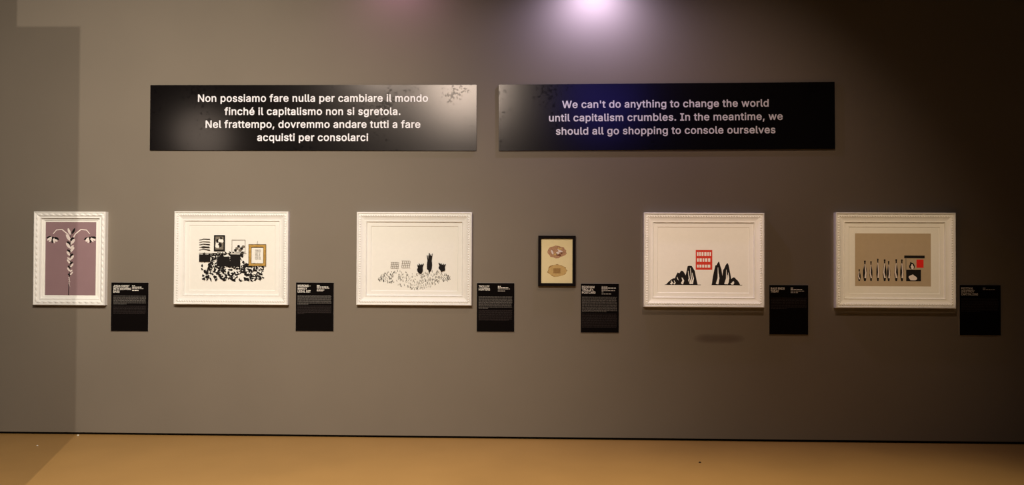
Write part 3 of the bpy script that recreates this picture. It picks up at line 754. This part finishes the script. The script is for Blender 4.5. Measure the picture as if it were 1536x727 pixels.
caption_panel(-3.545, 1.120, 0.334, 0.430,
              [('JESUS CHRIST', 26, 60, 200), ('WITH SHOPPING', 26, 94, 222), ('BAGS', 26, 127, 78)],
              notes(260, ((42, 35, 1), (58, 125, 1), (75, 140, 0), (98, 80, 1))),
              [(29, 432, 160, 272, 'body_ink', 0.42), (29, 432, 284, 386, 'faint_ink', 1.0)],
              'black caption panel below and right of the purple print', 1)
caption_panel(-1.905, 1.130, 0.336, 0.427,
              [('MORONS –', 24, 56, 158), ('BARELY', 24, 90, 113), ('LEGAL SET', 24, 124, 158)],
              notes(258, ((38, 35, 1), (55, 140, 1), (71, 155, 0), (92, 90, 1), (104, 82, 0))),
              [(22, 437, 155, 272, 'body_ink', 0.32), (22, 437, 280, 388, 'faint_ink', 0.2)],
              'black caption panel beside the print with the gold rectangle', 2)
caption_panel(-0.321, 1.135, 0.329, 0.425,
              [('TROLLEY', 24, 58, 130), ('HUNTERS', 24, 93, 136)],
              notes(256, ((42, 35, 1), (58, 125, 1), (73, 145, 0), (98, 85, 0))),
              [(24, 430, 162, 314, 'body_ink', 0.3), (24, 430, 326, 456, 'faint_ink', 0.9)],
              'black caption panel between the grass stroke print and the small black frame', 3)
caption_panel(0.584, 1.133, 0.331, 0.426,
              [('PECKHAM', 16, 56, 148), ('TROLLEY,', 16, 88, 142), ('POSTCARD', 16, 122, 162)],
              notes(252, ((38, 80, 0), (53, 170, 1), (67, 72, 0), (84, 160, 0), (100, 20, 0), (124, 115, 0))),
              [(16, 436, 156, 346, 'body_ink', 0.7), (16, 436, 360, 532, 'faint_ink', 1.0)],
              'black caption panel beside the small black frame', 4)
caption_panel(2.209, 1.129, 0.335, 0.429,
              [('SALE ENDS', 18, 58, 166), ('TODAY', 18, 92, 96)],
              notes(256, ((38, 30, 1), (56, 136, 1), (74, 160, 0), (92, 90, 0))),
              [(20, 446, 152, 290, 'faint_ink', 0.45)],
              'black caption panel beside the print with the red square', 5)
caption_panel(3.835, 1.136, 0.350, 0.432,
              [('FESTIVAL', 22, 56, 142), ('(DESTROY', 22, 91, 156), ('CAPITALISM)', 22, 126, 196)],
              notes(275, ((38, 36, 0), (56, 146, 0))),
              [(22, 460, 160, 320, 'faint_ink', 0.5)],
              'black caption panel at the far right, beside the tan paper print', 6)


# ------------------------------------------------------------------ quotation banners
def banner(cx, cz, w, h, tilt, lines, cap, label):
    t = empty('quotation_banner', (cx, -0.004, cz), label, 'banner', 'black quotation banners above the pictures')
    t.rotation_euler = (0, -math.radians(tilt), 0)
    T = 0.010
    bm = bmesh.new()
    board(bm, w, h, 0.0, T)
    bmesh.ops.bevel(bm, geom=bm.edges[:], offset=0.0012, segments=2, affect='EDGES')
    link('board', bm, M['banner'], t)
    for line, x0, x1, z in lines:
        bm = bmesh.new()
        text_mesh(bm, line, x0, x1, z, cap, 0.0, -T - 0.0003)
        link('lettering', bm, M['letter'], t)
    return t


LX, LZ = -1.937, 2.787
banner(LX, LZ, 2.884, 0.576, 0.0,
       [(s, a - LX, b - LX, z - LZ) for s, a, b, z in (
           ('Non possiamo fare nulla per cambiare il mondo', -2.953, -0.920, 2.9257),
           ('finché il capitalismo non si sgretola.', -2.717, -1.161, 2.8101),
           ('Nel frattempo, dovremmo andare tutti a fare', -2.883, -0.986, 2.6963),
           ('acquisti per consolarci', -2.424, -1.444, 2.5815))],
       0.0665, 'black banner with the Italian quotation in four white lines')
RX, RZ_ = 1.152, 2.797
banner(RX, RZ_, 2.903, 0.578, 0.41,
       [(s, a - RX, b - RX, z - RZ_) for s, a, b, z in (
           ("We can't do anything to change the world", 0.252, 2.037, 2.8761),
           ('until capitalism crumbles. In the meantime, we', 0.137, 2.156, 2.7601),
           ('should all go shopping to console ourselves', 0.197, 2.093, 2.6445))],
       0.0650, 'black banner with the English quotation in three pale lines')


# ------------------------------------------------------------------ crumbs on the floor
def crumb(name, x, y, r, mat, label, seed):
    rng = random.Random(seed)
    bm = bmesh.new()
    bmesh.ops.create_icosphere(bm, subdivisions=1, radius=r)
    for v in bm.verts:
        v.co *= 0.75 + 0.5 * rng.random()
        v.co.z *= 0.55
    lo = min(v.co.z for v in bm.verts)
    for v in bm.verts:
        v.co.z -= lo
    o = link(name, bm, mat)
    o.location = (x, y, FLOOR_Z)
    tag(o, label, 'crumb')


crumb('paint_flake', -3.98, -0.03, 0.010, M['scrap'], 'white flake on the floor against the wall below the purple print', 1)
crumb('paint_flake', -4.10, -0.42, 0.009, M['scrap'], 'white flake lying out on the tan floor at far left', 2)
crumb('grit_crumb', 1.30, -0.72, 0.010, M['grit'], 'dark crumb on the tan floor below the wall smudge', 3)
